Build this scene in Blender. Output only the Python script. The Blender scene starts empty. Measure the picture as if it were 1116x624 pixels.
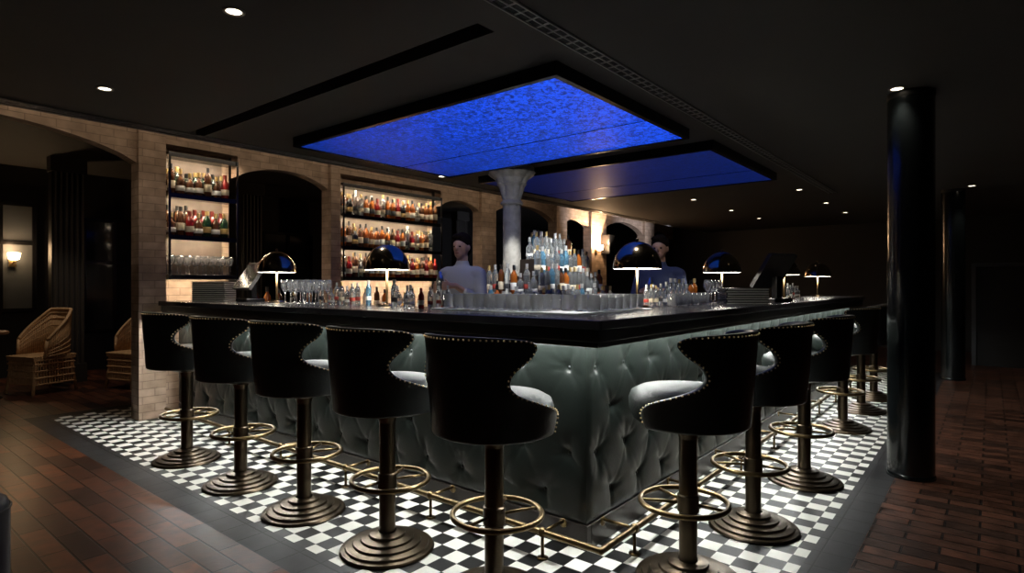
import bpy, bmesh, math, random
from mathutils import Vector, Matrix
random.seed(7)
scene=bpy.context.scene
COL=scene.collection
pi=math.pi
scene.view_settings.view_transform='Standard'

# ------------------------------------------------------------ helpers
def link(o):
    COL.objects.link(o); return o
def setp(o,label=None,category=None,group=None,kind=None):
    if label: o["label"]=label
    if category: o["category"]=category
    if group: o["group"]=group
    if kind: o["kind"]=kind
    return o
def empty(name,loc=(0,0,0),rotz=0,**k):
    o=bpy.data.objects.new(name,None); o.empty_display_size=.05
    o.location=loc; o.rotation_euler=(0,0,rotz); link(o); return setp(o,**k)
def finish(bm,name,mats,loc=(0,0,0),rotz=0,parent=None,smooth=False,uv=False,bevel=0,sub=0,**k):
    bmesh.ops.recalc_face_normals(bm,faces=bm.faces)
    if uv:
        L=bm.loops.layers.uv.verify()
        for f in bm.faces:
            n=f.normal
            for l in f.loops:
                c=l.vert.co
                if abs(n.z)>.7: l[L].uv=(c.x,c.y)
                elif abs(n.x)>abs(n.y): l[L].uv=(c.y,c.z)
                else: l[L].uv=(c.x,c.z)
    me=bpy.data.meshes.new(name); bm.to_mesh(me); bm.free()
    if not isinstance(mats,(list,tuple)): mats=[mats]
    for m in mats: me.materials.append(m)
    if smooth:
        for p in me.polygons: p.use_smooth=True
    o=bpy.data.objects.new(name,me); o.location=loc; o.rotation_euler=(0,0,rotz)
    if parent: o.parent=parent
    link(o)
    if smooth=="auto":
        try: me.set_sharp_from_angle(angle=math.radians(40))
        except Exception: pass
    if bevel:
        b=o.modifiers.new("b","BEVEL"); b.width=bevel; b.segments=2; b.limit_method='ANGLE'
    if sub:
        s=o.modifiers.new("s","SUBSURF"); s.levels=sub; s.render_levels=sub
    return setp(o,**k)
def box(bm,x0,x1,y0,y1,z0,z1,mi=0):
    vs=[bm.verts.new((x,y,z)) for z in (z0,z1) for y in (y0,y1) for x in (x0,x1)]
    for idx in ((0,1,3,2),(4,5,7,6),(0,1,5,4),(2,3,7,6),(0,2,6,4),(1,3,7,5)):
        f=bm.faces.new([vs[i] for i in idx]); f.material_index=mi
def lathe(bm,prof,segs=24,c=(0,0,0),mi=0,fn=None):
    rings=[]
    for r,z in prof:
        if r<1e-6: rings.append([bm.verts.new((c[0],c[1],c[2]+z))])
        else:
            ring=[]
            for i in range(segs):
                a=2*pi*i/segs; rr=r*(fn(a,z) if fn else 1)
                ring.append(bm.verts.new((c[0]+rr*math.cos(a),c[1]+rr*math.sin(a),c[2]+z)))
            rings.append(ring)
    for A,B in zip(rings,rings[1:]):
        for i in range(segs):
            j=(i+1)%segs
            if len(A)==1 and len(B)==1: continue
            if len(A)==1: f=bm.faces.new((A[0],B[i],B[j]))
            elif len(B)==1: f=bm.faces.new((A[i],A[j],B[0]))
            else: f=bm.faces.new((A[i],A[j],B[j],B[i]))
            f.material_index=mi
def tube(bm,pts,r,segs=8,closed=False,mi=0,r2=None):
    pts=[Vector(p) for p in pts]; n=len(pts); rings=[]; up=None
    for i,p in enumerate(pts):
        if closed: t=(pts[(i+1)%n]-pts[i-1]).normalized()
        else: t=(pts[min(i+1,n-1)]-pts[max(i-1,0)]).normalized()
        if up is None:
            up=Vector((0,0,1)) if abs(t.z)<.9 else Vector((1,0,0))
        a=(up-t*up.dot(t)).normalized(); up=a; b=t.cross(a)
        rr=r if r2 is None else r+(r2-r)*i/(n-1)
        rings.append([bm.verts.new(p+(a*math.cos(2*pi*k/segs)+b*math.sin(2*pi*k/segs))*rr) for k in range(segs)])
    m=n if closed else n-1
    for i in range(m):
        A=rings[i];B=rings[(i+1)%n]
        for k in range(segs):
            f=bm.faces.new((A[k],A[(k+1)%segs],B[(k+1)%segs],B[k])); f.material_index=mi
    if not closed:
        for R in (rings[0],rings[-1]):
            f=bm.faces.new(R); f.material_index=mi
def ball(bm,c,r,seg=12,rings=8,mi=0):
    if not isinstance(r,(tuple,list)): r=(r,r,r)
    MM=Matrix.Translation(Vector(c))@Matrix.Diagonal((r[0],r[1],r[2],1))
    res=bmesh.ops.create_uvsphere(bm,u_segments=seg,v_segments=rings,radius=1,matrix=MM)
    for v in res['verts']:
        for f in v.link_faces: f.material_index=mi
def capsule(bm,a,b,r1,r2,seg=10):
    a=Vector(a);b=Vector(b); n=5
    tube(bm,[a.lerp(b,i/n) for i in range(n+1)],r1,seg,r2=r2)
    ball(bm,a,r1,10,8); ball(bm,b,r2,10,8)
def dup(root,loc,rotz=0,scale=None,**k):
    def cp(o,par):
        n=o.copy()
        if par: n.parent=par
        COL.objects.link(n)
        for ch in list(o.children): cp(ch,n)
        return n
    n=cp(root,None); n.location=loc; n.rotation_euler=(0,0,rotz)
    if scale: n.scale=(scale,)*3
    return setp(n,**k)
# ------------------------------------------------------------ materials
def nt(name):
    m=bpy.data.materials.new(name); m.use_nodes=True
    return m,m.node_tree,m.node_tree.nodes["Principled BSDF"]
def mat(name,col,rough=.5,metal=0,trans=0,coat=0,noise=.0,nscale=8,bump=0,bscale=60,spec=.5,emit=None,es=0):
    m,t,b=nt(name)
    b.inputs["Base Color"].default_value=(*col,1); b.inputs["Roughness"].default_value=rough
    b.inputs["Metallic"].default_value=metal; b.inputs["Transmission Weight"].default_value=trans
    b.inputs["Coat Weight"].default_value=coat; b.inputs["Specular IOR Level"].default_value=spec
    tc=t.nodes.new("ShaderNodeTexCoord")
    n=t.nodes.new("ShaderNodeTexNoise"); n.inputs["Scale"].default_value=nscale; n.inputs["Detail"].default_value=4
    t.links.new(tc.outputs["Object"],n.inputs["Vector"])
    if noise>0:
        mx=t.nodes.new("ShaderNodeMix"); mx.data_type='RGBA'
        mx.inputs["A"].default_value=(*[c*(1-noise) for c in col],1); mx.inputs["B"].default_value=(*[min(1,c*(1+noise)) for c in col],1)
        t.links.new(n.outputs["Fac"],mx.inputs["Factor"]); t.links.new(mx.outputs["Result"],b.inputs["Base Color"])
    if bump>0:
        n2=t.nodes.new("ShaderNodeTexNoise"); n2.inputs["Scale"].default_value=bscale; n2.inputs["Detail"].default_value=3
        t.links.new(tc.outputs["Object"],n2.inputs["Vector"])
        bp=t.nodes.new("ShaderNodeBump"); bp.inputs["Strength"].default_value=bump; bp.inputs["Distance"].default_value=.01
        t.links.new(n2.outputs["Fac"],bp.inputs["Height"]); t.links.new(bp.outputs["Normal"],b.inputs["Normal"])
    if emit:
        b.inputs["Emission Color"].default_value=(*emit,1); b.inputs["Emission Strength"].default_value=es
    return m
def emis(name,col,s): return mat(name,(.8,.8,.8),.5,emit=col,es=s)
def brick(name,c1,c2,mortar,w,h,ms,rough=.7,bump=.6,offset=.5,coat=0,rot=0,rvar=.0,noise=.5,fine=25,dist=.008,spec=.5,fa=.22,nsc=9):
    m,t,b=nt(name)
    uv=t.nodes.new("ShaderNodeUVMap"); mp=t.nodes.new("ShaderNodeMapping"); mp.inputs["Rotation"].default_value=(0,0,rot)
    t.links.new(uv.outputs[0],mp.inputs["Vector"])
    br=t.nodes.new("ShaderNodeTexBrick"); br.inputs["Scale"].default_value=1
    br.inputs["Brick Width"].default_value=w; br.inputs["Row Height"].default_value=h; br.inputs["Mortar Size"].default_value=ms
    br.inputs["Mortar Smooth"].default_value=.2
    br.offset=offset
    br.inputs["Color1"].default_value=(*c1,1); br.inputs["Color2"].default_value=(*c2,1); br.inputs["Mortar"].default_value=(*mortar,1)
    t.links.new(mp.outputs[0],br.inputs["Vector"])
    n=t.nodes.new("ShaderNodeTexNoise"); n.inputs["Scale"].default_value=nsc; n.inputs["Detail"].default_value=6
    t.links.new(uv.outputs[0],n.inputs["Vector"])
    ramp=t.nodes.new("ShaderNodeMapRange"); ramp.inputs["From Min"].default_value=.3; ramp.inputs["From Max"].default_value=.7
    ramp.inputs["To Min"].default_value=1-noise; ramp.inputs["To Max"].default_value=1+noise*.4
    t.links.new(n.outputs["Fac"],ramp.inputs["Value"])
    mx=t.nodes.new("ShaderNodeVectorMath"); mx.operation='SCALE'
    t.links.new(br.outputs["Color"],mx.inputs[0]); t.links.new(ramp.outputs[0],mx.inputs["Scale"])
    t.links.new(mx.outputs[0],b.inputs["Base Color"])
    rr=t.nodes.new("ShaderNodeMapRange"); rr.inputs["To Min"].default_value=rough-rvar; rr.inputs["To Max"].default_value=rough+rvar
    t.links.new(n.outputs["Fac"],rr.inputs["Value"]); t.links.new(rr.outputs[0],b.inputs["Roughness"])
    n3=t.nodes.new("ShaderNodeTexNoise"); n3.inputs["Scale"].default_value=fine
    t.links.new(uv.outputs[0],n3.inputs["Vector"])
    ad=t.nodes.new("ShaderNodeMath"); ad.operation='MULTIPLY_ADD'; ad.inputs[1].default_value=fa
    inv=t.nodes.new("ShaderNodeMath"); inv.operation='SUBTRACT'; inv.inputs[0].default_value=1
    t.links.new(br.outputs["Fac"],inv.inputs[1]); t.links.new(n3.outputs["Fac"],ad.inputs[0]); t.links.new(inv.outputs[0],ad.inputs[2])
    bp=t.nodes.new("ShaderNodeBump"); bp.inputs["Strength"].default_value=bump; bp.inputs["Distance"].default_value=dist
    t.links.new(ad.outputs[0],bp.inputs["Height"]); t.links.new(bp.outputs["Normal"],b.inputs["Normal"])
    b.inputs["Coat Weight"].default_value=coat; b.inputs["Specular IOR Level"].default_value=spec
    return m
def checker():
    m,t,b=nt("checker_tile")
    uv=t.nodes.new("ShaderNodeUVMap"); c=t.nodes.new("ShaderNodeTexChecker"); c.inputs["Scale"].default_value=10
    mp=t.nodes.new("ShaderNodeMapping"); mp.inputs["Location"].default_value=(.0001,.0001,.05)
    t.links.new(uv.outputs[0],mp.inputs[0]); t.links.new(mp.outputs[0],c.inputs["Vector"])
    c.inputs["Color1"].default_value=(.80,.80,.74,1); c.inputs["Color2"].default_value=(.006,.006,.006,1)
    br=t.nodes.new("ShaderNodeTexBrick"); br.offset=0; br.inputs["Scale"].default_value=1
    br.inputs["Brick Width"].default_value=.1; br.inputs["Row Height"].default_value=.1; br.inputs["Mortar Size"].default_value=.0015
    t.links.new(uv.outputs[0],br.inputs["Vector"])
    mx=t.nodes.new("ShaderNodeMix"); mx.data_type='RGBA'; mx.inputs["B"].default_value=(.08,.08,.07,1)
    t.links.new(br.outputs["Fac"],mx.inputs["Factor"]); t.links.new(c.outputs["Color"],mx.inputs["A"])
    t.links.new(mx.outputs["Result"],b.inputs["Base Color"]); b.inputs["Roughness"].default_value=.42
    b.inputs["Specular IOR Level"].default_value=.35
    return m
def speckle(name,s):
    m,t,b=nt(name)
    tc=t.nodes.new("ShaderNodeTexCoord"); n=t.nodes.new("ShaderNodeTexNoise"); n.inputs["Scale"].default_value=32; n.inputs["Detail"].default_value=4
    n.inputs["Roughness"].default_value=.9
    t.links.new(tc.outputs["Object"],n.inputs["Vector"])
    r=t.nodes.new("ShaderNodeValToRGB"); e=r.color_ramp.elements
    e[0].position=.42; e[0].color=(.001,.003,.09,1); e[1].position=.63; e[1].color=(.008,.095,.90,1)
    t.links.new(n.outputs["Fac"],r.inputs["Fac"]); t.links.new(r.outputs["Color"],b.inputs["Emission Color"])
    # emission strength falls off from low to high y
    sp=t.nodes.new("ShaderNodeSeparateXYZ"); t.links.new(tc.outputs["Object"],sp.inputs[0])
    mr=t.nodes.new("ShaderNodeMapRange"); mr.inputs["From Min"].default_value=-1.4; mr.inputs["From Max"].default_value=1.4
    mr.inputs["To Min"].default_value=s*1.35; mr.inputs["To Max"].default_value=s*.42
    t.links.new(sp.outputs["Y"],mr.inputs["Value"]); t.links.new(mr.outputs[0],b.inputs["Emission Strength"])
    b.inputs["Base Color"].default_value=(.01,.02,.15,1)
    return m

M=dict(
 ceil=mat("ceiling_paint",(.055,.051,.048),.7,noise=.12,nscale=2),
 ceil2=mat("black_paint",(.004,.004,.004),.6),
 blackw=mat("dark_wall_paint",(.008,.0075,.0075),.6,noise=.3,nscale=2),
 brick=brick("pale_brick",(.50,.36,.26),(.38,.265,.185),(.28,.20,.14),.22,.075,.004,.8,.45,noise=.28),
 wood=brick("wood_block_floor",(.16,.052,.024),(.030,.011,.007),(.001,.001,.001),.40,.115,.005,.34,1.0,rot=pi/2,rvar=.05,noise=.55,fine=30,dist=.004,fa=.10,nsc=12),
 paver=brick("brick_paver_floor",(.14,.055,.031),(.035,.016,.010),(.001,.001,.001),.30,.105,.006,.38,1.0,rot=pi/2,rvar=.08,noise=.65,fine=25,dist=.006,fa=.3,nsc=9),
 border=brick("slate_border_tile",(.030,.030,.033),(.018,.018,.020),(.001,.001,.001),.18,.18,.005,.5,.4,offset=0,noise=.3,fine=60,dist=.002,spec=.3),
 check=checker(),
 leather=mat("black_leather",(.010,.012,.012),.36,bump=.1,bscale=90),
 seatl=mat("seat_leather",(.009,.0125,.011),.48,bump=.1,bscale=90,spec=.14),
 tuft=mat("tufted_green_leather",(.009,.012,.0105),.29,bump=.06,bscale=70,noise=.2,spec=.48),
 brass=mat("aged_brass",(.20,.14,.07),.32,1,noise=.4,nscale=12),
 bronze=mat("dark_bronze",(.10,.075,.05),.32,1,noise=.25,nscale=10),
 nail=mat("nailhead_brass",(.85,.66,.38),.4,1),
 counter=mat("black_stone_top",(.024,.023,.027),.2,noise=.4,nscale=5,bump=.06,bscale=12),
 cwood=mat("dark_wood_edge",(.018,.013,.011),.3,noise=.4,nscale=6),
 black=mat("black_metal",(.008,.008,.009),.25,.3),
 gloss=mat("black_gloss_column",(.005,.007,.008),.22,0,coat=.2),
 plaster=mat("grey_cast_stone",(.27,.26,.235),.65,bump=1.0,bscale=22,noise=.5,nscale=14),
 lampout=mat("dark_lamp_metal",(.34,.26,.17),.12,1),
 lampin=mat("white_lamp_enamel",(.9,.87,.8),.4),
 wicker=mat("wicker_cane",(.52,.31,.15),.6,noise=.4,nscale=30),
 table=mat("table_wood",(.16,.08,.04),.4,noise=.4),
 led=emis("cool_led",(.98,1,.96),150), wled=emis("warm_led",(1,.82,.60),115), bulb=emis("lamp_diffuser_opal",(1,.93,.80),26),
 dl=emis("downlight_lens",(1,.85,.65),7), sconce=emis("sconce_glass",(1,.66,.34),30),
 blue1=speckle("blue_fabric_panel",1.25), blue2=speckle("blue_fabric_panel_dim",.16),
 steel=mat("steel",(.5,.5,.5),.25,1), paper=mat("paper",(.6,.58,.55),.7), screen=mat("screen_glass",(.02,.024,.03),.15),
 skin=mat("skin",(.50,.28,.19),.5), hair=mat("hair",(.012,.008,.006),.85,spec=.05), wshirt=mat("white_shirt",(.48,.47,.44),.8,bump=.3,bscale=15),
 bshirt=mat("navy_shirt",(.045,.06,.13),.8,bump=.3,bscale=15), trou=mat("black_trousers",(.012,.012,.014),.8), dark=mat("eye_dark",(.01,.008,.008),.2), lip=mat("lips",(.3,.09,.07),.5),
 glass=mat("clear_glass",(.98,.99,1),.02,0,trans=.93), cloth=mat("shutter_dark",(.03,.026,.023),.45),
 win=mat("window_glass",(.02,.025,.03),.08), bounce=mat("white_bounce_sheet",(.75,.76,.78),.7,bump=.4,bscale=80),
)

# ------------------------------------------------------------ camera
cam=bpy.data.cameras.new("camera"); co=bpy.data.objects.new("camera",cam); link(co)
co.location=(-2.478,-1.546,1.31); co.rotation_euler=(pi/2,0,-math.atan2(.775,.631))
cam.lens=36*641/1116; cam.shift_y=-2/1116; cam.clip_start=.05
scene.camera=co
w=bpy.data.worlds.new("world"); scene.world=w; w.use_nodes=True
w.node_tree.nodes["Background"].inputs[0].default_value=(.05,.06,.09,1); w.node_tree.nodes["Background"].inputs[1].default_value=.02

# ------------------------------------------------------------ floor
bm=bmesh.new()
def fq(x0,x1,y0,y1,mi):
    f=bm.faces.new([bm.verts.new(p) for p in ((x0,y0,0),(x1,y0,0),(x1,y1,0),(x0,y1,0))]); f.material_index=mi
cx,bx=-.86,-1.04; ex,eb=8.2,8.38; ny,nb=5.6,5.78
fq(-5,bx,-6,9.2,0); fq(bx,12,nb,9.2,0)
fq(bx,12,-6,bx,1); fq(eb,12,bx,nb,1)
fq(bx,cx,bx,nb,2); fq(cx,ex,bx,cx,2); fq(ex,eb,bx,nb,2); fq(cx,ex,ny,nb,2)
fq(cx,ex,cx,ny,3)
finish(bm,"floor",[M['wood'],M['paver'],M['border'],M['check']],uv=True,kind="structure")

# ------------------------------------------------------------ ceiling with a recessed slot
ZC=2.62
bm=bmesh.new()
YE=4.0
def cb(x0,x1,y0,y1,z0=ZC,z1=ZC+.12,mi=0): box(bm,x0,x1,y0,y1,z0,z1,mi)
sx0,sx1,sy0,sy1=-.30,-.17,.45,4.0
cb(-5,sx0,-6,YE); cb(sx1,12,-6,YE); cb(sx0,sx1,-6,sy0); cb(sx0-.01,sx1+.01,sy0,sy1,ZC+.121,ZC+.14,1)
box(bm,-5,12,-6,9.2,3.0,3.1)
finish(bm,"ceiling",[M['ceil'],M['ceil2']],kind="structure")
bm=bmesh.new(); box(bm,-5,12,YE,YE+.02,ZC-.006,ZC+.125)
finish(bm,"trim_1",[mat("grey_trim",(.3,.28,.26),.5)],kind="structure")
# ------------------------------------------------------------ walls
for nm,b in (("wall_west",(-5.1,-5,-6,9.2,0,3.1)),("wall_south",(-5.1,12.1,-6.1,-6,0,3.1)),("wall_east",(12,12.1,-6,9.2,0,3.1))):
    bm=bmesh.new(); box(bm,*b); finish(bm,nm,M['blackw'],kind="structure")
bm=bmesh.new(); box(bm,-5,12,9.2,9.3,0,3.1); finish(bm,"wall_back_room",M['blackw'],kind="structure")
# arcade wall
bm=bmesh.new()
FY,BY,TOP,SP=4.86,5.0,3.0,2.49
piers=[(-3.4,-2.9),(-.36,-.12),(1.76,1.9),(4.55,4.9),(6.65,7.0),(7.9,8.5),(10.3,10.8)]
solid=[(-.12,.62),(1.9,3.7)]
for a,b_ in piers: box(bm,a,b_,FY-.06,BY,0,TOP)
for a,b_ in solid: box(bm,a,b_,FY+.2,FY+.34,0,TOP)
bays=[(-2.9,-.36),(.62,1.76),(3.7,4.55),(4.9,6.65),(7.0,7.9),(8.5,10.3),(10.8,12)]
over=[(-.12,.62),(1.9,3.7)]
for a,b_ in over: box(bm,a,b_,FY,FY+.2,2.72,TOP)
for a,b_ in bays:
    rise=min(.25,.1*(b_-a)+.04); N=20; pr=None
    for i in range(N+1):
        u=i/N; x=a+(b_-a)*u; z=SP+rise*(1-(2*u-1)**2)**.8 if 0<u<1 else SP
        cur=[bm.verts.new((x,FY,z)),bm.verts.new((x,FY,TOP)),bm.verts.new((x,BY,z)),bm.verts.new((x,BY,TOP))]
        if pr:
            bm.faces.new((pr[0],cur[0],cur[1],pr[1])); bm.faces.new((pr[2],cur[2],cur[3],pr[3])); bm.faces.new((pr[0],cur[0],cur[2],pr[2]))
        pr=cur
finish(bm,"wall_north",M['brick'],uv=True,kind="structure")
def window(n,x0,x1,y,z0,z1,m=None):
    bm=bmesh.new(); box(bm,x0,x1,y-.02,y,z0,z1,1)
    for a in (x0,x1,(x0+x1)/2): box(bm,a-.025,a+.025,y-.06,y,z0,z1)
    for z in (z0,(z0+z1)/2+.2,z1): box(bm,x0,x1,y-.055,y,z-.025,z+.025)
    finish(bm,f"window_{n}",[M['black'],m or M['win']],kind="structure")
wl=mat("grey_window_view",(.07,.075,.08),.4)
window(1,-1.0,-.25,9.19,.95,2.45,wl)
window(2,.35,1.15,9.19,.6,2.3); window(3,1.4,2.2,9.19,.6,2.3); window(4,3.2,4.2,9.19,.6,2.3); window(5,5.4,6.6,9.19,.6,2.3)
def pilaster(x,y):
    bm=bmesh.new(); box(bm,x-.2,x+.2,y,y+.2,0,.25); box(bm,x-.2,x+.2,y,y+.2,2.8,3.0)
    box(bm,x-.18,x+.18,y+.05,y+.2,.25,2.8)
    for i in range(6): 
        xx=x-.15+i*.06; tube(bm,[(xx,y+.05,.25),(xx,y+.05,2.8)],.022,8)
    return finish(bm,"fluted_pilaster",M['cloth'],label="dark painted fluted pilaster in the adjoining room",category="pilaster",group="fluted pilasters")
for x in (-.13,2.38,4.9,7.4): pilaster(x,7.95)

bm=bmesh.new(); box(bm,9.7,9.78,-4.2,-1.3,0,1.66); 
box(bm,9.66,9.70,-4.2,-1.3,1.6,1.66,1); box(bm,9.66,9.70,-1.36,-1.3,0,1.6,1)
for y in (-2.3,-3.3): box(bm,9.66,9.70,y-.03,y+.03,0,1.6,1)
finish(bm,"partition_screen",[M['blackw'],mat("slate_frame",(.06,.067,.078),.4)],label="low dark panelled partition screen on the paved floor",category="partition")

# ------------------------------------------------------------ ceiling vents
ventm=mat("vent_grey",(.36,.35,.35),.4,.3)
def vent(name,x0,x1,y,wd,label):
    bm=bmesh.new(); z0,z1=ZC-.012,ZC
    box(bm,x0,x1,y-wd/2,y-wd/2+.008,z0,z1); box(bm,x0,x1,y+wd/2-.008,y+wd/2,z0,z1)
    box(bm,x0,x1,y-wd/2,y+wd/2,z1-.003,z1-.0005,1)
    x=x0
    while x<x1: box(bm,x,x+.012,y-wd/2,y+wd/2,z0+.004,z1-.002); x+=.09
    box(bm,x0,x1,y-.004,y+.004,z0+.003,z1-.002)
    finish(bm,name,[ventm,M['ceil2']],label=label,category="air vent")
vent("ceiling_air_vent",-.9,6.9,.2,.10,"long slotted metal air vent set in the ceiling")
vent("ceiling_air_vent",-2.6,9,3.88,.09,"long slotted metal air vent beside the brick arcade")
# ------------------------------------------------------------ blue panels
def bluepanel(x0,x1,y0,y1,m,label):
    root=empty("illuminated_ceiling_panel",((x0+x1)/2,(y0+y1)/2,ZC),label=label,category="ceiling panel",group="blue ceiling panels")
    hx,hy=(x1-x0)/2,(y1-y0)/2
    bm=bmesh.new(); f=.04
    box(bm,-hx,hx,-hy,-hy+f,-.085,0); box(bm,-hx,hx,hy-f,hy,-.085,0); box(bm,-hx,-hx+f,-hy+f,hy-f,-.085,0); box(bm,hx-f,hx,-hy+f,hy-f,-.085,0)
    box(bm,.25,.262,-hy+f,hy-f,-.082,0)
    finish(bm,"frame",M['black'],parent=root)
    for a,b_ in ((-hx+f,.25),(.262,hx-f)):
        bm=bmesh.new(); box(bm,a,b_,-hy+f,hy-f,-.080,-.02); finish(bm,"fabric_panel",m,parent=root)
bluepanel(.35,2.3,.42,3.27,M['blue1'],"glowing speckled blue fabric ceiling panel in a black frame")
bluepanel(2.79,4.83,.40,3.27,M['blue2'],"dimmer speckled blue fabric ceiling panel in a black frame")
# ------------------------------------------------------------ downlights
def make_dl():
    bm=bmesh.new(); lathe(bm,[(.036,-.001),(.036,-.006),(.05,-.008),(.052,0)],20); 
    r=finish(bm,"downlight",mat("dl_trim",(.35,.33,.3),.4),smooth=True)
    bm=bmesh.new(); lathe(bm,[(0,-.003),(.036,-.003)],20); finish(bm,"lens",M['dl'],parent=r); return r
dl=make_dl(); first=True
def spot(loc,e,size=1.6,col=(1,.86,.68),blend=.6,r=.04,tgt=None):
    l=bpy.data.lights.new("spot","SPOT"); l.energy=e; l.spot_size=size; l.spot_blend=blend; l.color=col; l.shadow_soft_size=r
    o=bpy.data.objects.new("spot_light",l); o.location=loc
    if tgt: o.rotation_euler=(Vector(tgt)-Vector(loc)).to_track_quat('-Z','Y').to_euler()
    link(o)
dls=[(-1.135,1.265,26),(-1.15,3.04,26),(-1.15,-.6,10),(2.19,-1.06,12),(7.4,-1.35,12),(5.3,3.2,0),(6.3,2.0,0),(8,2.0,0),(6.3,.5,0),(8,.5,5),(9.6,2,0),(9.6,.5,0),(5.0,-2.6,36),(8.5,-2.8,26),(2.5,3.6,0),(11,-1,3),(10.5,-3,3)]
for i,(x,y,e) in enumerate(dls):
    kw=dict(label="small round recessed ceiling downlight with pale trim ring",category="downlight",group="recessed ceiling downlights")
    if first: dl.location=(x,y,ZC); setp(dl,**kw); first=False
    else: dup(dl,(x,y,ZC),**kw)
    if e: spot((x,y,ZC-.02),e,1.4)
spot((3.0,-2.2,2.6),34,1.4)
# ------------------------------------------------------------ round black columns
def bcol(x,y):
    r=empty("round_column",(x,y,0),label="glossy black round column standing at the tile border",category="column",group="glossy black columns")
    bm=bmesh.new(); lathe(bm,[(.138,.03),(.138,2.58)],48); finish(bm,"shaft",M['gloss'],parent=r,smooth="auto")
    bm=bmesh.new(); lathe(bm,[(0,0),(.144,0),(.144,.02),(.138,.03)],48); finish(bm,"base",M['gloss'],parent=r,smooth="auto")
    bm=bmesh.new(); lathe(bm,[(.138,2.58),(.141,2.585),(.141,2.62),(0,2.62)],48); finish(bm,"capital",M['ceil2'],parent=r,smooth="auto")
bcol(2.38,-1.12); bcol(7.69,-1.14)
# ------------------------------------------------------------ central cast column
r=empty("cast_column",(2.55,2.55,0),label="pale grey cast column with flared leafy capital inside the bar",category="column")
bm=bmesh.new(); lathe(bm,[(.13,0),(.13,.1),(.103,.15),(.098,2.2),(.092,2.22)],36); finish(bm,"shaft",M['plaster'],parent=r,smooth="auto")
bm=bmesh.new()
lathe(bm,[(.115,2.18),(.128,2.2),(.115,2.22),(.1,2.235),(.105,2.3),(.125,2.38),(.15,2.41),(.14,2.42),(.165,2.47),(.215,2.51),(.235,2.53),(.215,2.55),(.2,2.55)],64,fn=lambda a,z:1+(.16*abs(math.sin(4*a)) if z>2.29 else 0))
lathe(bm,[(0,2.545),(.235,2.545),(.25,2.56),(.25,2.60),(.235,2.62),(0,2.62)],8)
finish(bm,"capital",M['plaster'],parent=r)

# ------------------------------------------------------------ bar
XR=6.9; YL=4.78; PH=.125; LT=1.045
bar=empty("bar_counter",(0,0,0),label="long L-shaped bar base clad in buttoned dark green leather",category="bar")
bm=bmesh.new(); box(bm,.03,.42,.03,YL,0,1.045); box(bm,.42,XR,.03,.42,0,1.045); finish(bm,"carcass",M['cwood'],parent=bar)
bm=bmesh.new(); box(bm,-.012,.03,-.012,YL,0,PH); box(bm,.03,XR,-.012,.03,0,PH); finish(bm,"plinth",M['cwood'],parent=bar,bevel=.004)
def tuft(length,ax):
    bm=bmesh.new(); st=.0125; nu=int(length/st); nv=int((LT-PH)/st)
    DX,DZ=.30,.215
    btn=[]
    for rrow in range(4):
        z=PH+.12+rrow*DZ; off=.11 if rrow%2 else .26
        k=0
        while off+k*DX<length-.03 and z<LT-.03: btn.append((off+k*DX,z)); k+=1
    cell={}
    for b_ in btn: cell.setdefault(int(b_[0]/.3),[]).append(b_)
    rnd=[random.uniform(-3,3) for _ in range(64)]
    def h(u,z):
        d=0
        c=int(u/.3)
        for cc in (c-1,c,c+1):
            for bu,bz in cell.get(cc,()):
                du,dz=u-bu,z-bz; r2=du*du+dz*dz
                if r2<.05:
                    r_=math.sqrt(r2); th=math.atan2(dz,du); ph=rnd[int(bu*17+bz*31)%64]
                    d+=.017*math.exp(-r2/.0006)+.011*math.exp(-r2/.005)
                    d+=.0075*max(0,math.cos(3*th+ph))**8*math.exp(-(r_-.05)**2/.0024)
                    d+=.0055*max(0,math.cos(2*th-ph*1.7))**10*math.exp(-(r_-.06)**2/.004)
                    if abs(du)<.155:
                        for sg in (1,-1):
                            q=abs(du*.215-sg*dz*.15)/.262
                            d+=.0024*math.exp(-(q/.008)**2)*(1-abs(du)/.155)
        d+=.02*max(0,(z-(LT-.05))/.05)**2+.012*max(0,(PH+.03-z)/.03)**2
        return -.010+d
    grid=[]
    for i in range(nu+1):
        u=length*i/nu; row=[]
        for j in range(nv+1):
            z=PH+(LT-PH)*j/nv; hh=h(u,z)*min(1,u/.03)
            row.append(bm.verts.new((hh,u,z) if ax=='y' else (u,hh,z)))
        grid.append(row)
    for i in range(nu):
        for j in range(nv): bm.faces.new((grid[i][j],grid[i+1][j],grid[i+1][j+1],grid[i][j+1]))
    for bu,bz in btn:
        hh=h(bu,bz)-.004; rr=(.006,.011,.011)
        if ax=='y': ball(bm,(hh,bu,bz),rr,8,6)
        else: ball(bm,(bu,hh,bz),(rr[1],rr[0],rr[2]),8,6)
    finish(bm,"leather_panel",M['tuft'],parent=bar,smooth=True)
tuft(YL,'y'); tuft(XR,'x')
bm=bmesh.new(); box(bm,-.110,-.090,-.090,YL-.05,1.038,1.045); finish(bm,"led_strip",M['led'],parent=bar)
bm=bmesh.new(); box(bm,-.110,XR-.05,-.110,-.090,1.038,1.045); finish(bm,"led_strip",M['led'],parent=bar)
ct=empty("bar_countertop",(0,0,1.02),label="black stone bar countertop with stepped dark wood edge",category="countertop")
def ell(bm,o,i,z0,z1,yl,xr,base=1.02):
    z0-=base; z1-=base
    P=[(o,o),(xr,o),(xr,i),(i,i),(i,yl),(o,yl)]
    lo=[bm.verts.new((x,y,z0)) for x,y in P]; hi=[bm.verts.new((x,y,z1)) for x,y in P]
    bm.faces.new(lo); bm.faces.new(hi)
    for k in range(6): bm.faces.new((lo[k],lo[(k+1)%6],hi[(k+1)%6],hi[k]))
bm=bmesh.new(); ell(bm,-.2,.45,1.105,1.15,YL,XR); finish(bm,"stone_slab",M['counter'],parent=ct,bevel=.006)
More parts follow.
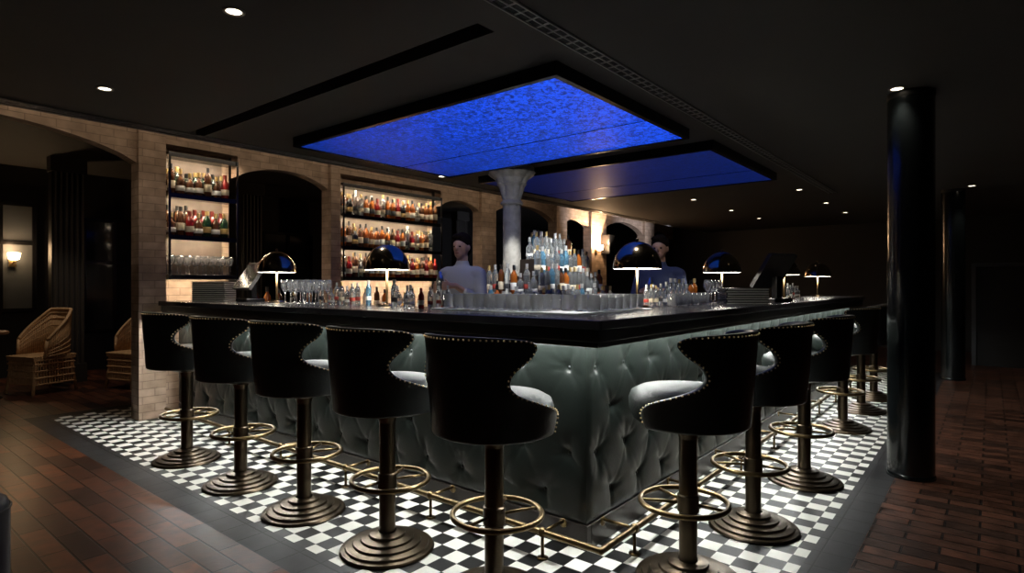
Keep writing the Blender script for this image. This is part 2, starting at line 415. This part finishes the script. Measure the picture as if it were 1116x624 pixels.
bm=bmesh.new(); ell(bm,-.175,.43,1.046,1.105,YL,XR); finish(bm,"wood_edge",M['cwood'],parent=ct,bevel=.004)
bm=bmesh.new(); ell(bm,-.165,-.150,1.022,1.046,YL,XR); finish(bm,"added_light_shield",M['cwood'],parent=ct)  # lip added to hide the led strip and keep its light off the seats
bm=bmesh.new(); ell(bm,.16,.448,1.1502,1.156,1.28,1.06,0); finish(bm,"bounce_sheet",M['bounce'],label="added white sheet bouncing light into the tumblers on the bar corner",category="light reflector")  # white sheet added as a reflector to make the tumblers glow
# foot rail
fr=empty("foot_rail",(-.2,-.2,0),label="brass foot rail on posts around the bar base",category="foot rail")
zr=.125
bm=bmesh.new(); tube(bm,[(0,YL,zr),(0,0,zr)],.016,12); tube(bm,[(0,0,zr),(XR,0,zr)],.016,12); ball(bm,(0,0,zr),.0165,12,8)
finish(bm,"rail",M['brass'],parent=fr,smooth="auto")
def support(x,y,rot):
    bm=bmesh.new(); tube(bm,[(0,0,0),(0,0,zr-.015)],.008,8); lathe(bm,[(0,.006),(.028,.006),(.028,0),(0,0)],16)
    ball(bm,(0,0,zr),.024,12,8); tube(bm,[(0,0,zr),(.10,0,zr),(.185,0,zr)],.008,8)
    ball(bm,(.175,0,zr-.01),(.007,.024,.024),12,8)
    finish(bm,"post",M['brass'],loc=(x,y,0),rotz=rot,parent=fr,smooth=True)
for y in (.32,1.1,1.9,2.7,3.5,4.3): support(0,y,0)
for x in (.32,1.1,1.9,2.7,3.5,4.3,5.1,6.0): support(x,0,pi/2)

# ------------------------------------------------------------ bar stool
def cr(tab,s):
    n=len(tab)
    for k in range(n-1):
        if s<=tab[k+1][0] or k==n-2:
            x0,y0=tab[k]; x1,y1=tab[k+1]
            m0=(y1-(tab[k-1][1] if k else y0))/(x1-(tab[k-1][0] if k else x0)); m1=((tab[k+2][1] if k+2<n else y1)-y0)/((tab[k+2][0] if k+2<n else x1)-x0)
            h=x1-x0; t=(s-x0)/h
            return (2*t**3-3*t*t+1)*y0+(t**3-2*t*t+t)*h*m0+(-2*t**3+3*t*t)*y1+(t**3-t*t)*h*m1
st=empty("bar_stool",(0,0,0))
def stool_parts(root):
    bm=bmesh.new()
    lathe(bm,[(0,0),(.225,0),(.232,.006),(.225,.016),(.205,.02),(.202,.03),(.185,.034),(.168,.036),(.165,.046),(.145,.050),(.13,.052),(.127,.062),(.1,.067),(.09,.07),(.087,.082),(.065,.088),(.045,.09)],48)
    finish(bm,"base",M['bronze'],parent=root,smooth="auto")
    bm=bmesh.new(); lathe(bm,[(.040,.085),(.040,.69)],24); lathe(bm,[(.040,.30),(.047,.305),(.047,.375),(.040,.38)],24)
    lathe(bm,[(.038,.62),(.05,.66),(.15,.685),(.15,.70),(0,.70)],24); finish(bm,"column",M['bronze'],parent=root,smooth="auto")
    bm=bmesh.new(); tube(bm,[(.02+.19*math.cos(2*pi*i/40),.19*math.sin(2*pi*i/40),.34) for i in range(40)],.012,10,closed=True)
    for a in (.5,-.5): tube(bm,[(.04*math.cos(a),.04*math.sin(a),.34),(.02+.187*math.cos(a),.187*math.sin(a),.34)],.007,8)
    tube(bm,[(-.04,0,.34),(-.168,0,.34)],.007,8)
    finish(bm,"foot_ring",M['brass'],parent=root,smooth=True)
    bm=bmesh.new(); lathe(bm,[(0,.695),(.2,.695),(.228,.715),(.243,.755),(.246,.80),(.235,.83),(.20,.85),(.1,.858),(0,.86)],40)
    for v in bm.verts:
        if v.co.x>0: v.co.x*=1.08
    finish(bm,"seat",M['seatl'],parent=root,smooth=True)
    tab=[(0,112),(.16,116),(.27,106),(.37,82),(.46,62),(.56,54),(.68,58),(.80,71),(.90,77),(.95,74),(.985,65),(1,53)]
    zb,zt=.70,1.115; nz,nf=40,28
    def pos(s,f,inner):
        phi=math.radians(cr(tab,s))*f
        R=.262+.03*s+.012*abs(f)**4*math.sin(pi*s)
        if inner: R-=.045*(1-.5*abs(2*s-1)**4)
        z=zb+(zt-zb)*s-.010*(abs(f)**3)*s
        return Vector((R*math.cos(pi+phi),R*math.sin(pi+phi),z))
    ss=lambda i: 1-(1-i/nz)**1.35
    bm=bmesh.new()
    O=[[bm.verts.new(pos(ss(i),2*j/nf-1,False)) for j in range(nf+1)] for i in range(nz+1)]
    I=[[bm.verts.new(pos(ss(i),2*j/nf-1,True)) for j in range(nf+1)] for i in range(nz+1)]
    for i in range(nz):
        for j in range(nf):
            bm.faces.new((O[i][j],O[i][j+1],O[i+1][j+1],O[i+1][j])); bm.faces.new((I[i][j],I[i+1][j],I[i+1][j+1],I[i][j+1]))
    for j in range(nf):
        bm.faces.new((O[0][j],I[0][j],I[0][j+1],O[0][j+1])); bm.faces.new((O[nz][j],O[nz][j+1],I[nz][j+1],I[nz][j]))
    for i in range(nz):
        bm.faces.new((O[i][0],O[i+1][0],I[i+1][0],I[i][0])); bm.faces.new((O[i][nf],I[i][nf],I[i+1][nf],O[i+1][nf]))
    finish(bm,"backrest",M['leather'],parent=root,smooth=True,sub=1)
    side=[pos(i/100,-1+.013/.262/math.radians(cr(tab,i/100)),False) for i in range(3,97)]
    path=side+[pos(.968,-.93+1.86*j/60,False) for j in range(61)]+[Vector((p.x,-p.y,p.z)) for p in reversed(side)]
    bm=bmesh.new(); acc=0; last=path[0]
    for p in path[1:]:
        acc+=(p-last).length; last=p
        if acc>.0175:
            acc=0; n=Vector((p.x,p.y,0)).normalized()
            bmesh.ops.create_icosphere(bm,subdivisions=2,radius=.0042,matrix=Matrix.Translation(p+n*.001))
    finish(bm,"nailhead_trim",M['nail'],parent=root,smooth=True,kind="stuff")
stool_parts(st)
kw=dict(label="black leather barrel-back bar stool with brass nailheads and foot ring",category="bar stool",group="bar stools along the counter")
L=[(-.6,.08,0),(-.6,.783,0),(-.6,1.533,.05),(-.605,2.28,0),(-.6,3.12,-.04)]
R=[(.05,-.50,pi/2),(.81,-.55,pi/2+.05),(1.80,-.58,pi/2),(3.58,-.50,pi/2-.03),(4.55,-.5,pi/2),(5.4,-.5,pi/2)]
st.location=(L[0][0],L[0][1],0); setp(st,**kw)
for x,y,a in L[1:]+R: dup(st,(x,y,0),a,**kw)

# ------------------------------------------------------------ lamps
def lamp_parts(root):
    bm=bmesh.new(); lathe(bm,[(0,0),(.08,0),(.082,.008),(.075,.018),(.02,.026),(0,.026)],32); finish(bm,"base",M['lampout'],parent=root,smooth="auto")
    bm=bmesh.new(); lathe(bm,[(.009,.02),(.009,.40),(0,.40)],12); ball(bm,(0,0,.472),.012); finish(bm,"stem",M['brass'],parent=root,smooth=True)
    bm=bmesh.new()
    pr=[(.168*math.cos(a),.27+.19*math.sin(a)) for a in [i*pi/2/14 for i in range(15)]]; pr[-1]=(0,.46)
    lathe(bm,pr,40)
    inn=[(r*.97 if r else 0,.27+(z-.27)*.965) for r,z in pr]; lathe(bm,inn,40,mi=1)
    lathe(bm,[(.168,.27),(.163,.27)],40)
    finish(bm,"lamp_shade",[M['lampout'],M['lampin']],parent=root,smooth=True)
    bm=bmesh.new(); lathe(bm,[(.01,.277),(.10,.274),(.158,.278),(.158,.284),(.01,.284)],40); finish(bm,"diffuser",M['bulb'],parent=root,smooth=True)
lp=empty("table_lamp",(1.24,.36,1.15)); lamp_parts(lp)
kw=dict(label="dark metal dome table lamp glowing on the bar counter",category="lamp",group="dome lamps on the bar")
setp(lp,**kw)
for x,y in ((.33,1.94),(.28,3.42),(2.9,.36),(4.67,.28),(6.34,.28)): dup(lp,(x,y,1.15),**kw)

# ------------------------------------------------------------ bottles and glasses
gl={k:mat("bottle_"+k,c,.04,0,trans=tr) for k,c,tr in (("amber",(.42,.12,.02),.5),("brown",(.08,.028,.010),.2),("green",(.015,.05,.02),.25),("clear",(.93,.98,1.0),.93),("blue",(.30,.66,.95),.88),("red",(.20,.010,.008),.3),("black",(.012,.012,.012),0))}
lab={k:mat("label_"+k,c,.6) for k,c in (("cream",(.55,.48,.36)),("white",(.62,.62,.60)),("dark",(.03,.03,.035)),("redl",(.28,.03,.02)),("gold",(.40,.27,.1)))}
cap={k:mat("cap_"+k,c,.3,.6) for k,c in (("gold",(.5,.36,.15)),("black",(.02,.02,.02)),("red",(.2,.03,.02)),("silver",(.6,.6,.6)))}
shapes=[(.038,.19,.013,.30),(.036,.21,.012,.31),(.041,.15,.014,.26),(.042,.13,.013,.25),(.034,.22,.014,.32),(.04,.17,.016,.28)]
protos=[]
combos=[("amber","cream","gold"),("brown","cream","black"),("green","white","black"),("clear","white","silver"),("blue","white","silver"),("red","cream","red"),("amber","dark","black"),("clear","redl","silver"),("black","gold","gold"),("brown","white","gold"),("clear","dark","silver"),("green","gold","gold"),("amber","white","black"),("clear","cream","gold")]
words={"amber":"amber spirit","brown":"brown glass","green":"green glass","clear":"clear glass","blue":"blue glass","red":"red liqueur","black":"black glass"}
for i,(g,l_,c_) in enumerate(combos):
    R0,sh,nr,H=shapes[i%len(shapes)]
    bm=bmesh.new()
    lathe(bm,[(0,0),(R0*.9,0),(R0,.006),(R0,sh),(R0*.85,sh+.02),(nr*1.3,sh+.045),(nr,sh+.06),(nr,H-.03)],14)
    l0,l1=(.27,.64) if g not in("clear","blue") else (.30,.52)
    lathe(bm,[(R0*1.01,sh*l0),(R0*1.02,sh*l0+.001),(R0*1.02,sh*l1),(R0*1.01,sh*l1+.001)],14,mi=1)
    lathe(bm,[(nr*1.1,H-.05),(nr*1.25,H-.049),(nr*1.25,H),(0,H)],10,mi=2)
    me_o=finish(bm,"bottle",[gl[g],lab[l_],cap[c_]],smooth="auto")
    protos.append((me_o,words[g],R0)); COL.objects.unlink(me_o)
DISP=[3,4,7,10,13,3,10,13,0,3,10,12,7,1]; WINE=[1,9,2,5,1,9,8,11,1]; SPIRIT=[0,6,12,5,1,9,8,0,6,3,12,13,8,10,1]
def bottle(x,y,z,group,s=1,sel=None):
    if sel is None: sel=WINE if "narrow" in group else (DISP if "display" in group or "counter" in group else SPIRIT)
    o,wd,R0=protos[random.choice(sel)]
    n=o.copy(); n.location=(x,y,z+.0005); n.rotation_euler=(0,0,random.uniform(0,6)); n.scale=(s,s,s*random.uniform(.9,1.06)); COL.objects.link(n)
    setp(n,label=wd+" liquor bottle with paper label "+("on lit shelf" if "shel" in group else "standing in the bar"),category="bottle",group=group)
bm=bmesh.new(); lathe(bm,[(0,0),(.033,0),(.036,.01),(.040,.095),(.038,.095),(.033,.012),(0,.012)],32,fn=lambda a,z:1+(.035*math.cos(8*a) if z<.07 else 0)); tumbler=finish(bm,"tumbler_glass",M['glass'],smooth=True); COL.objects.unlink(tumbler)
bm=bmesh.new(); lathe(bm,[(0,0),(.032,0),(.032,.003),(.005,.008),(.004,.09),(.02,.105),(.036,.135),(.036,.165),(.030,.20),(.028,.20),(.034,.165),(.018,.108),(0,.1)],16); wine=finish(bm,"wine_glass",M['glass'],smooth=True); COL.objects.unlink(wine)
def glass(p,x,y,z,group,label):
    n=p.copy(); n.location=(x,y,z+.0005); COL.objects.link(n); setp(n,label=label,category="glass",group=group)
shelfback=mat("shelf_back",(.12,.085,.06),.5,noise=.5)
def shelf(x0,x1,levels,top,y0=4.80,y1=5.05):
    root=empty("bottle_shelf",((x0+x1)/2,y1,levels[0]),label="black metal wall shelves with warm strip lighting against brick",category="shelf",group="lit wall shelves")
    hx=(x1-x0)/2; d=y1-y0
    for z in levels+[top]:
        zz=z-levels[0]
        bm=bmesh.new(); box(bm,-hx,hx,-d,0,zz-.03,zz); box(bm,-hx,hx,-d,-d+.008,zz-.046,zz-.03); finish(bm,"shelf_board",M['black'],parent=root)
        bm=bmesh.new(); box(bm,-hx+.02,hx-.02,-d+.02,-d+.035,zz-.040,zz-.0305); finish(bm,"led_strip",M['wled'],parent=root)
    bm=bmesh.new(); box(bm,-hx,hx-.06,.001,.007,-.05,top-levels[0]); finish(bm,"back_panel",shelfback,parent=root)
    for sx in (-hx+.01,hx-.01):
        bm=bmesh.new(); box(bm,sx-.01,sx+.01,-d-.012,-d-.001,-.05,top-levels[0]); box(bm,sx-.01,sx+.01,-d-.001,.0,-.05,-.031)
        finish(bm,"side_frame",M['black'],parent=root)
shelf(-.1,.60,[1.41,1.81,2.23],2.64); shelf(1.93,3.66,[1.41,1.80,2.21],2.60)
for z in (1.81,2.23):
    for row,yy in ((0,4.885),(1,4.98)):
        x=-.04
        while x<.56: bottle(x,yy,z,"bottles on the narrow shelves"); x+=random.uniform(.086,.092)
x=-.04
while x<.56:
    glass(wine,x,4.885,1.41,"stemware on the narrow shelves","stemmed wine glass on lit shelf"); glass(wine,x+.01,4.98,1.41,"stemware on the narrow shelves","stemmed wine glass on lit shelf"); x+=.085
for z in (1.41,1.80,2.21):
    x=2.0
    while x<3.6:
        bottle(x,4.885,z,"bottles on the wide shelves"); x+=random.uniform(.086,.092)
    x=2.04
    while x<3.6: bottle(x,4.985,z,"bottles on the wide shelves"); x+=.095
bm=bmesh.new(); box(bm,.5,6.4,4.35,4.79,0,.93); box(bm,.48,6.42,4.33,4.79,.93,.97,1)
for i in range(10): box(bm,.52+i*.59,1.07+i*.59,4.335,4.35,.08,.9)
finish(bm,"back_counter",[M['cwood'],M['counter']],label="dark wood back counter beneath the wall shelves",category="cabinet")
x=.7
while x<5.6: bottle(x,4.6,.97,"bottles on the back shelf"); x+=random.uniform(.12,.2)
bm=bmesh.new()
H0,H1=2.40,2.70
def hole(a,b_,c,d,z0,z1):
    box(bm,a,H0,c,d,z0,z1); box(bm,H1,b_,c,d,z0,z1); box(bm,H0,H1,c,H0,z0,z1); box(bm,H0,H1,H1,d,z0,z1)
hole(2.15,3.6,1.8,2.95,0,1.0); hole(2.27,3.5,1.92,2.85,1.0,1.2); box(bm,2.37,3.42,2.04,2.395,1.2,1.4); box(bm,2.72,3.42,2.395,2.78,1.2,1.4)
box(bm,2.50,3.22,2.16,2.395,1.4,1.58); box(bm,2.72,3.22,2.395,2.7,1.4,1.58)
finish(bm,"tiered_bottle_display",M['cwood'],label="stepped dark wood bottle display around the pale column",category="display stand")
def rowx(a,b_,y,z,g="bottles on the stepped display",st_=.0865):
    x=a
    while x<b_: bottle(x,y,z,g); x+=st_
def rowy(a,b_,x,z,g="bottles on the stepped display",st_=.0865):
    y=a
    while y<b_: bottle(x,y,z,g); y+=st_
rowx(2.2,3.58,1.86,1.0); rowy(1.955,2.9,2.21,1.0); rowx(2.33,3.46,1.98,1.2); rowy(2.075,2.8,2.32,1.2); rowx(2.42,3.4,2.10,1.4)
rowx(2.55,3.2,2.21,1.58); rowx(2.55,3.2,2.30,1.58); rowx(2.79,3.2,2.45,1.58)
tg="clear tumbler standing on the bar counter"
for i in range(9):
    for j in range(3): glass(tumbler,.40-.09*j,.47+.088*i,1.156,"tumblers on the counter corner",tg)
for i in range(7):
    for j in range(3): glass(tumbler,.40+.088*i,.37-.088*j+.005,1.156,"tumblers on the counter corner",tg)
for i in range(5):
    for j in range(3): glass(wine,.2+.09*j,2.78+.09*i,1.15,"stemware beside the lamp","clear stemmed glass grouped on the bar counter")
for i in range(8): bottle(.36-.1*(i%2),2.2+.07*i,1.15,"small bottles on the counter",.6)
for i in range(4): bottle(.2+.09*(i%2),1.56+.07*i,1.15,"small bottles on the counter",.66,[3,13,10,7])
for i in range(4): bottle(.36-.12*(i%2),1.33+.045*i,1.15,"small bottles on the counter",.5,[5,7,1])
for i in range(4): bottle(1.42+.08*i,.38,1.15,"small bottles on the counter",.5)
for i in range(8): bottle(1.76+.078*i,.38,1.15,"small bottles on the counter",.7)
for i in range(8): glass(tumbler,1.6+.09*i,.26,1.15,"tumblers by the lamps",tg)
for i in range(4): glass(wine,2.4+.08*i,.3,1.15,"tumblers by the lamps","clear stemmed glass grouped on the bar counter")
for i in range(5): bottle(5.1+.12*i,.35,1.15,"small bottles on the counter",.6)
for o in [p[0] for p in protos]+[tumbler,wine]: bpy.data.objects.remove(o)
def stack(x,y,n,wd,label):
    for i in range(n):
        bm=bmesh.new(); a=wd/2; b_=wd*.36; h=.019
        box(bm,-a,a,-b_,b_,0,.003); box(bm,-a,a,-b_,b_,h-.004,h-.001); box(bm,-a+.004,a-.004,-b_+.004,b_-.004,.003,h-.004,1); box(bm,-a,-a+.004,-b_,b_,0,h-.001)
        finish(bm,"menu_book",[M['black'],M['paper']],loc=(x,y,1.1502+i*h),rotz=-.9+random.uniform(-.06,.06),label=label,category="menu",group="stacked menus")
stack(.15,4.35,10,.32,"black-covered menu with pale pages stacked on the bar"); stack(2.48,.04,7,.34,"black-covered menu with pale pages stacked on the bar")
def till(x,y,rot,sc=1):
    r=empty("till_screen",(x,y,1.15),rot,label="black touchscreen till standing on the bar counter",category="till",group="till screens")
    r.scale=(sc,)*3
    bm=bmesh.new(); box(bm,-.11,.11,-.09,.09,0,.03); box(bm,-.03,.03,.0,.05,.03,.2); finish(bm,"stand",M['black'],parent=r,bevel=.006)
    bm=bmesh.new(); box(bm,-.16,.16,-.015,.015,-.15,.15); box(bm,-.148,.148,-.017,-.015,-.138,.138,1)
    o=finish(bm,"screen",[mat("till_case",(.03,.03,.034),.35),M['screen']],parent=r,bevel=.004); o.location=(0,0,.24); o.rotation_euler=(-.6,0,0)
till(3.30,.02,pi-.35,1.2); till(.28,3.9,-pi/2)
bm=bmesh.new(); box(bm,8.25,8.47,4.58,4.79,1.95,2.35); lathe(bm,[(0,0),(.07,0)],20,c=(8.36,4.57,2.1)) ; finish(bm,"wall_speaker",M['black'],bevel=.01,label="black box loudspeaker mounted on the brick pier",category="speaker")
def sconce(x,y,z,e,lab_):
    r=empty("wall_sconce",(x,y,z),label=lab_,category="wall light")
    bm=bmesh.new(); box(bm,-.04,.04,-.015,0,-.06,.06); tube(bm,[(0,-.01,0),(0,-.08,-.01),(0,-.1,.03)],.008); finish(bm,"bracket",M['brass'],parent=r)
    bm=bmesh.new(); lathe(bm,[(.02,.03),(.06,.05),(.075,.13),(.07,.135)],20,c=(0,-.1,0)); finish(bm,"shade",M['sconce'],parent=r,smooth=True)
    l=bpy.data.lights.new("p","POINT"); l.energy=e; l.color=(1,.62,.33); l.shadow_soft_size=.05
    o=bpy.data.objects.new("sconce_light",l); o.location=(x,y-.14,z+.22); link(o)
sconce(8.05,4.80,1.98,45,"warm glowing sconce on the brick pier")
spot((8.05,4.45,2.0),220,1.9,(1,.76,.52),tgt=(8.05,4.86,2.6))
spot((7.4,3.8,2.3),40,1.6,(.85,.87,1),tgt=(7.6,4.86,2.6)); spot((9.8,3.8,2.3),50,1.6,(.85,.87,1),tgt=(9.8,4.86,2.6))
sconce(-.5,9.13,1.62,4,"small warm sconce on the dark wall of the adjoining room")

# ------------------------------------------------------------ cafe furniture in adjoining room
def wicker_chair(x,y,rot,label):
    r=empty("wicker_armchair",(x,y,0),rot,label=label,category="chair",group="wicker armchairs")
    bm=bmesh.new(); box(bm,-.24,.24,-.24,.24,.40,.44)
    for i in range(16): tube(bm,[(-.24+i*.032,-.24,.445),(-.24+i*.032,.24,.445)],.012,6)
    finish(bm,"seat",M['wicker'],parent=r)
    def rim(t):
        a=pi+t*1.9; h_=.64+.36*max(0,min(1,(1.0-abs(t))/.62))**.9
        return Vector((.02+.26*math.cos(a)-.05*max(0,h_-.64)/.36,.27*math.sin(a),h_))
    bm=bmesh.new(); N=60
    top=[rim(2*i/N-1) for i in range(N+1)]
    tube(bm,top,.018,8)
    for k in (.12,.24,.36,.5,.65,.8,.92): tube(bm,[Vector((p.x*.97,p.y*.97,.42+(p.z-.42)*k)) for p in top],.008,6)
    for p in top: tube(bm,[(p.x*.93,p.y*.93,.42),p],.008,5)
    for t in (-1,1):
        p=rim(t); tube(bm,[p,(p.x+.02,p.y*.95,.42)],.016,8)
    finish(bm,"backrest",M['wicker'],parent=r,smooth=True)
    for sx in (-1,1):
        for sy in (-1,1):
            bm=bmesh.new(); tube(bm,[(.2*sx,.2*sy,.41),(.25*sx,.24*sy,0)],.018,8); finish(bm,"leg",M['wicker'],parent=r,smooth=True)
    bm=bmesh.new(); 
    for i in range(15):
        for s in (-1,1):
            tube(bm,[(-.22+i*.0315,.22*s,.41),(-.22+i*.0315,.235*s,.12)],.009,5); tube(bm,[(.22*s,-.22+i*.0315,.41),(.235*s,-.22+i*.0315,.12)],.009,5)
    for s in (-1,1):
        for zz in (.12,.2,.28,.36): tube(bm,[(-.23,.235*s,zz),(.23,.235*s,zz)],.01,6); tube(bm,[(.235*s,-.23,zz),(.235*s,.23,zz)],.01,6)
    finish(bm,"apron",M['wicker'],parent=r)
wicker_chair(-.52,7.50,pi+.35,"tan wicker armchair beside a small round table")
wicker_chair(.36,7.0,pi+.3,"tan wicker armchair behind the brick pier")
t=empty("round_table",(-1.12,7.35,0),label="small round wooden table beside the wicker armchair",category="table")
bm=bmesh.new(); lathe(bm,[(0,.74),(.25,.74),(.26,.75),(.26,.765),(.25,.775),(0,.775)],40); finish(bm,"table_top",M['table'],parent=t,smooth="auto")
bm=bmesh.new(); lathe(bm,[(0,0),(.2,0),(.2,.015),(.04,.04),(.03,.06),(.03,.74)],24); finish(bm,"pedestal",M['black'],parent=t,smooth="auto")
bm=bmesh.new(); lathe(bm,[(0,0),(.17,0),(.19,.02),(.2,.05),(.2,.36),(.19,.40),(.15,.425),(0,.43)],40); tube(bm,[(.2*math.cos(2*pi*i/40),.2*math.sin(2*pi*i/40),.37) for i in range(40)],.006,6,closed=True)
finish(bm,"round_pouf",mat("navy_leather",(.012,.014,.022),.4,spec=.25),loc=(-2.075,1.755,0),smooth=True,label="round dark navy leather pouf on the wood floor",category="pouf")

# ------------------------------------------------------------ people
def person(x,y,rot,shirt,label,handz=1.14):
    bm=bmesh.new()
    ball(bm,(0,-.005,1.675),(.074,.092,.108),20,16); ball(bm,(0,-.035,1.605),(.050,.058,.052)); ball(bm,(0,-.098,1.652),(.011,.020,.020)); ball(bm,(0,-.082,1.685),(.045,.02,.012))
    for s in (-1,1): ball(bm,(s*.075,.005,1.66),(.012,.02,.03))
    capsule(bm,(0,.02,1.44),(0,.01,1.60),.06,.052)
    ball(bm,(0,0,1.3),(.175,.11,.2),20,16); capsule(bm,(-.15,.01,1.42),(.15,.01,1.42),.062,.062)
    ball(bm,(0,0,1.08),(.15,.105,.2),20,16); ball(bm,(0,.005,.94),(.165,.12,.13),20,16)
    for s in (-1,1):
        capsule(bm,(s*.09,0,.9),(s*.1,-.015,.5),.085,.056); capsule(bm,(s*.1,-.015,.5),(s*.1,.02,.1),.056,.036)
        capsule(bm,(s*.1,.02,.05),(s*.115,-.16,.035),.042,.032)
        el=(s*.25,-.06,1.14); wr=(s*.10,-.30,handz)
        capsule(bm,(s*.19,.01,1.41),el,.05,.04); capsule(bm,el,wr,.04,.027)
        pm=Vector((s*.068,-.355,handz)); capsule(bm,wr,pm,.026,.03)
        for k in range(4):
            z=handz+.033-.022*k; ln=(.9,1,.95,.8)[k]
            a=pm+Vector((-s*.005,-.03,z-handz)); m_=a+Vector((-s*.022,-.03*ln,0)); e=m_+Vector((-s*.035*ln,.008,0))
            capsule(bm,a,m_,.0095,.0088,6); capsule(bm,m_,e,.0088,.008,6)
        a=pm+Vector((-s*.01,.01,.025)); capsule(bm,a,a+Vector((-s*.035,-.01,.03)),.012,.009,6)
    def rem(o,v):
        m=o.modifiers.new("r","REMESH"); m.mode='VOXEL'; m.voxel_size=v; m.use_smooth_shade=True
        s=o.modifiers.new("sm","SMOOTH"); s.iterations=4; s.factor=.5
    body=finish(bm,"person",M['skin'],loc=(x,y,0),rotz=rot,smooth=True,label=label,category="person"); rem(body,.007)
    def cloth(name,mt,fn,v=.011):
        bm=bmesh.new(); fn(bm); o=finish(bm,name,mt,parent=body,smooth=True); rem(o,v)
    def sh(bm):
        ball(bm,(0,0,1.3),(.192,.127,.21),20,16); capsule(bm,(-.155,.01,1.415),(.155,.01,1.415),.072,.072); ball(bm,(0,0,1.07),(.17,.122,.2),20,16)
        capsule(bm,(0,.018,1.42),(0,.015,1.50),.078,.068)
        for s in (-1,1):
            capsule(bm,(s*.19,.01,1.41),(s*.25,-.06,1.14),.062,.052); capsule(bm,(s*.25,-.06,1.14),(s*.155,-.215,1.14+(handz-1.14)*.64),.052,.044)
    def tr(bm):
        ball(bm,(0,.005,.94),(.18,.135,.14),20,16)
        for s in (-1,1): capsule(bm,(s*.09,0,.9),(s*.1,-.015,.5),.1,.075); capsule(bm,(s*.1,-.015,.5),(s*.1,.02,.09),.075,.06)
    def shoes(bm):
        for s in (-1,1): capsule(bm,(s*.1,.03,.052),(s*.115,-.175,.045),.052,.044)
    cloth("shirt",shirt,sh); cloth("trousers",M['trou'],tr); cloth("shoes",M['black'],shoes)
    bm=bmesh.new(); box(bm,-.17,.17,-.15,-.135,.55,1.10); finish(bm,"apron",M['trou'],parent=body)
    def hr(bm):
        ball(bm,(0,.016,1.718),(.086,.103,.093),24,18); ball(bm,(0,.05,1.66),(.082,.064,.088),20,16); ball(bm,(-.015,-.055,1.762),(.060,.046,.030),16,12)
    cloth("hair",M['hair'],hr,.008)
    for s in (-1,1):
        bm=bmesh.new(); ball(bm,(s*.029,-.088,1.668),(.012,.008,.007)); finish(bm,"eye",M['dark'],parent=body,smooth=True)
    bm=bmesh.new(); ball(bm,(0,-.090,1.607),(.022,.006,.006)); finish(bm,"mouth",M['lip'],parent=body,smooth=True)
    c,s_=math.cos(rot),math.sin(rot); lx,ly=0,-.40
    bm=bmesh.new(); lathe(bm,[(0,-.12),(.028,-.12),(.036,.03),(.036,.05),(.026,.09),(.016,.1),(.016,.125),(0,.13)],20)
    finish(bm,"cocktail_shaker",M['steel'],loc=(x+c*lx-s_*ly,y+s_*lx+c*ly,handz),smooth=True,label="steel cocktail shaker held in both hands",category="shaker",group="cocktail shakers")
person(1.56,2.36,-1.3,M['wshirt'],"bartender in white shirt and black apron shaking a drink",handz=1.3)
person(2.97,1.0,-1.35,M['bshirt'],"bartender in navy shirt and black apron mixing a drink",handz=1.25)

# ------------------------------------------------------------ lights
def area(loc,tgt,e,sx,sy,col):
    l=bpy.data.lights.new("a","AREA"); l.shape='RECTANGLE'; l.size=sx; l.size_y=sy; l.energy=e; l.color=col
    o=bpy.data.objects.new("cove_light",l); o.location=loc; o.rotation_euler=(Vector(tgt)-Vector(loc)).to_track_quat('-Z','Y').to_euler(); link(o)
area((2.0,4.12,2.80),(2.0,4.9,2.86),7,7.5,.05,(1,.80,.58))
area((-2.2,4.12,2.80),(-2.2,4.9,2.86),1.3,2.0,.05,(1,.80,.58))
spot((-.8,4.0,2.6),8,.7,(1,.84,.66),tgt=(-.25,4.8,2.0)); spot((4.4,4.0,2.6),6,.9,(1,.84,.66),tgt=(4.7,4.8,1.8))
for y in (.3,1.9,3.3): spot((-.75,y,2.6),26,1.2,(1,.95,.86),tgt=(-.62,y,0))
for x in (.6,2.4,4.2): spot((x,-.8,2.6),26,1.2,(1,.95,.86),tgt=(x,-.62,0))
W=(1,.99,.94)
for x,y,e,tx,ty,tz in ((.28,.30,80,.44,.44,1.15),(.30,1.0,60,.42,.9,1.15),(1.0,.30,60,.9,.36,1.15),(.25,2.6,95,.32,2.9,1.15),(.25,2.3,55,.34,1.9,1.15),(2.55,1.3,220,2.9,2.2,1.3),(2.0,1.9,140,2.4,2.4,1.3),(2.0,.34,100,2.0,.36,1.15),(2.5,3.6,10,2.5,4.5,1.3),(1.2,1.4,26,2.55,2.5,2.0),(.75,1.9,11,1.56,2.36,1.5),(2.1,.6,12,2.97,1.0,1.55)):  # added spots without fixtures, brightening glassware, bottles, column and bartenders
    spot((x,y,2.5),e,.75,W,r=.02,tgt=(tx,ty,tz))
spot((-.3,7.0,2.9),40,1.2,tgt=(-.45,7.5,0)); spot((-1.5,8.3,2.5),8,1.2,tgt=(-.7,9.2,1.6))
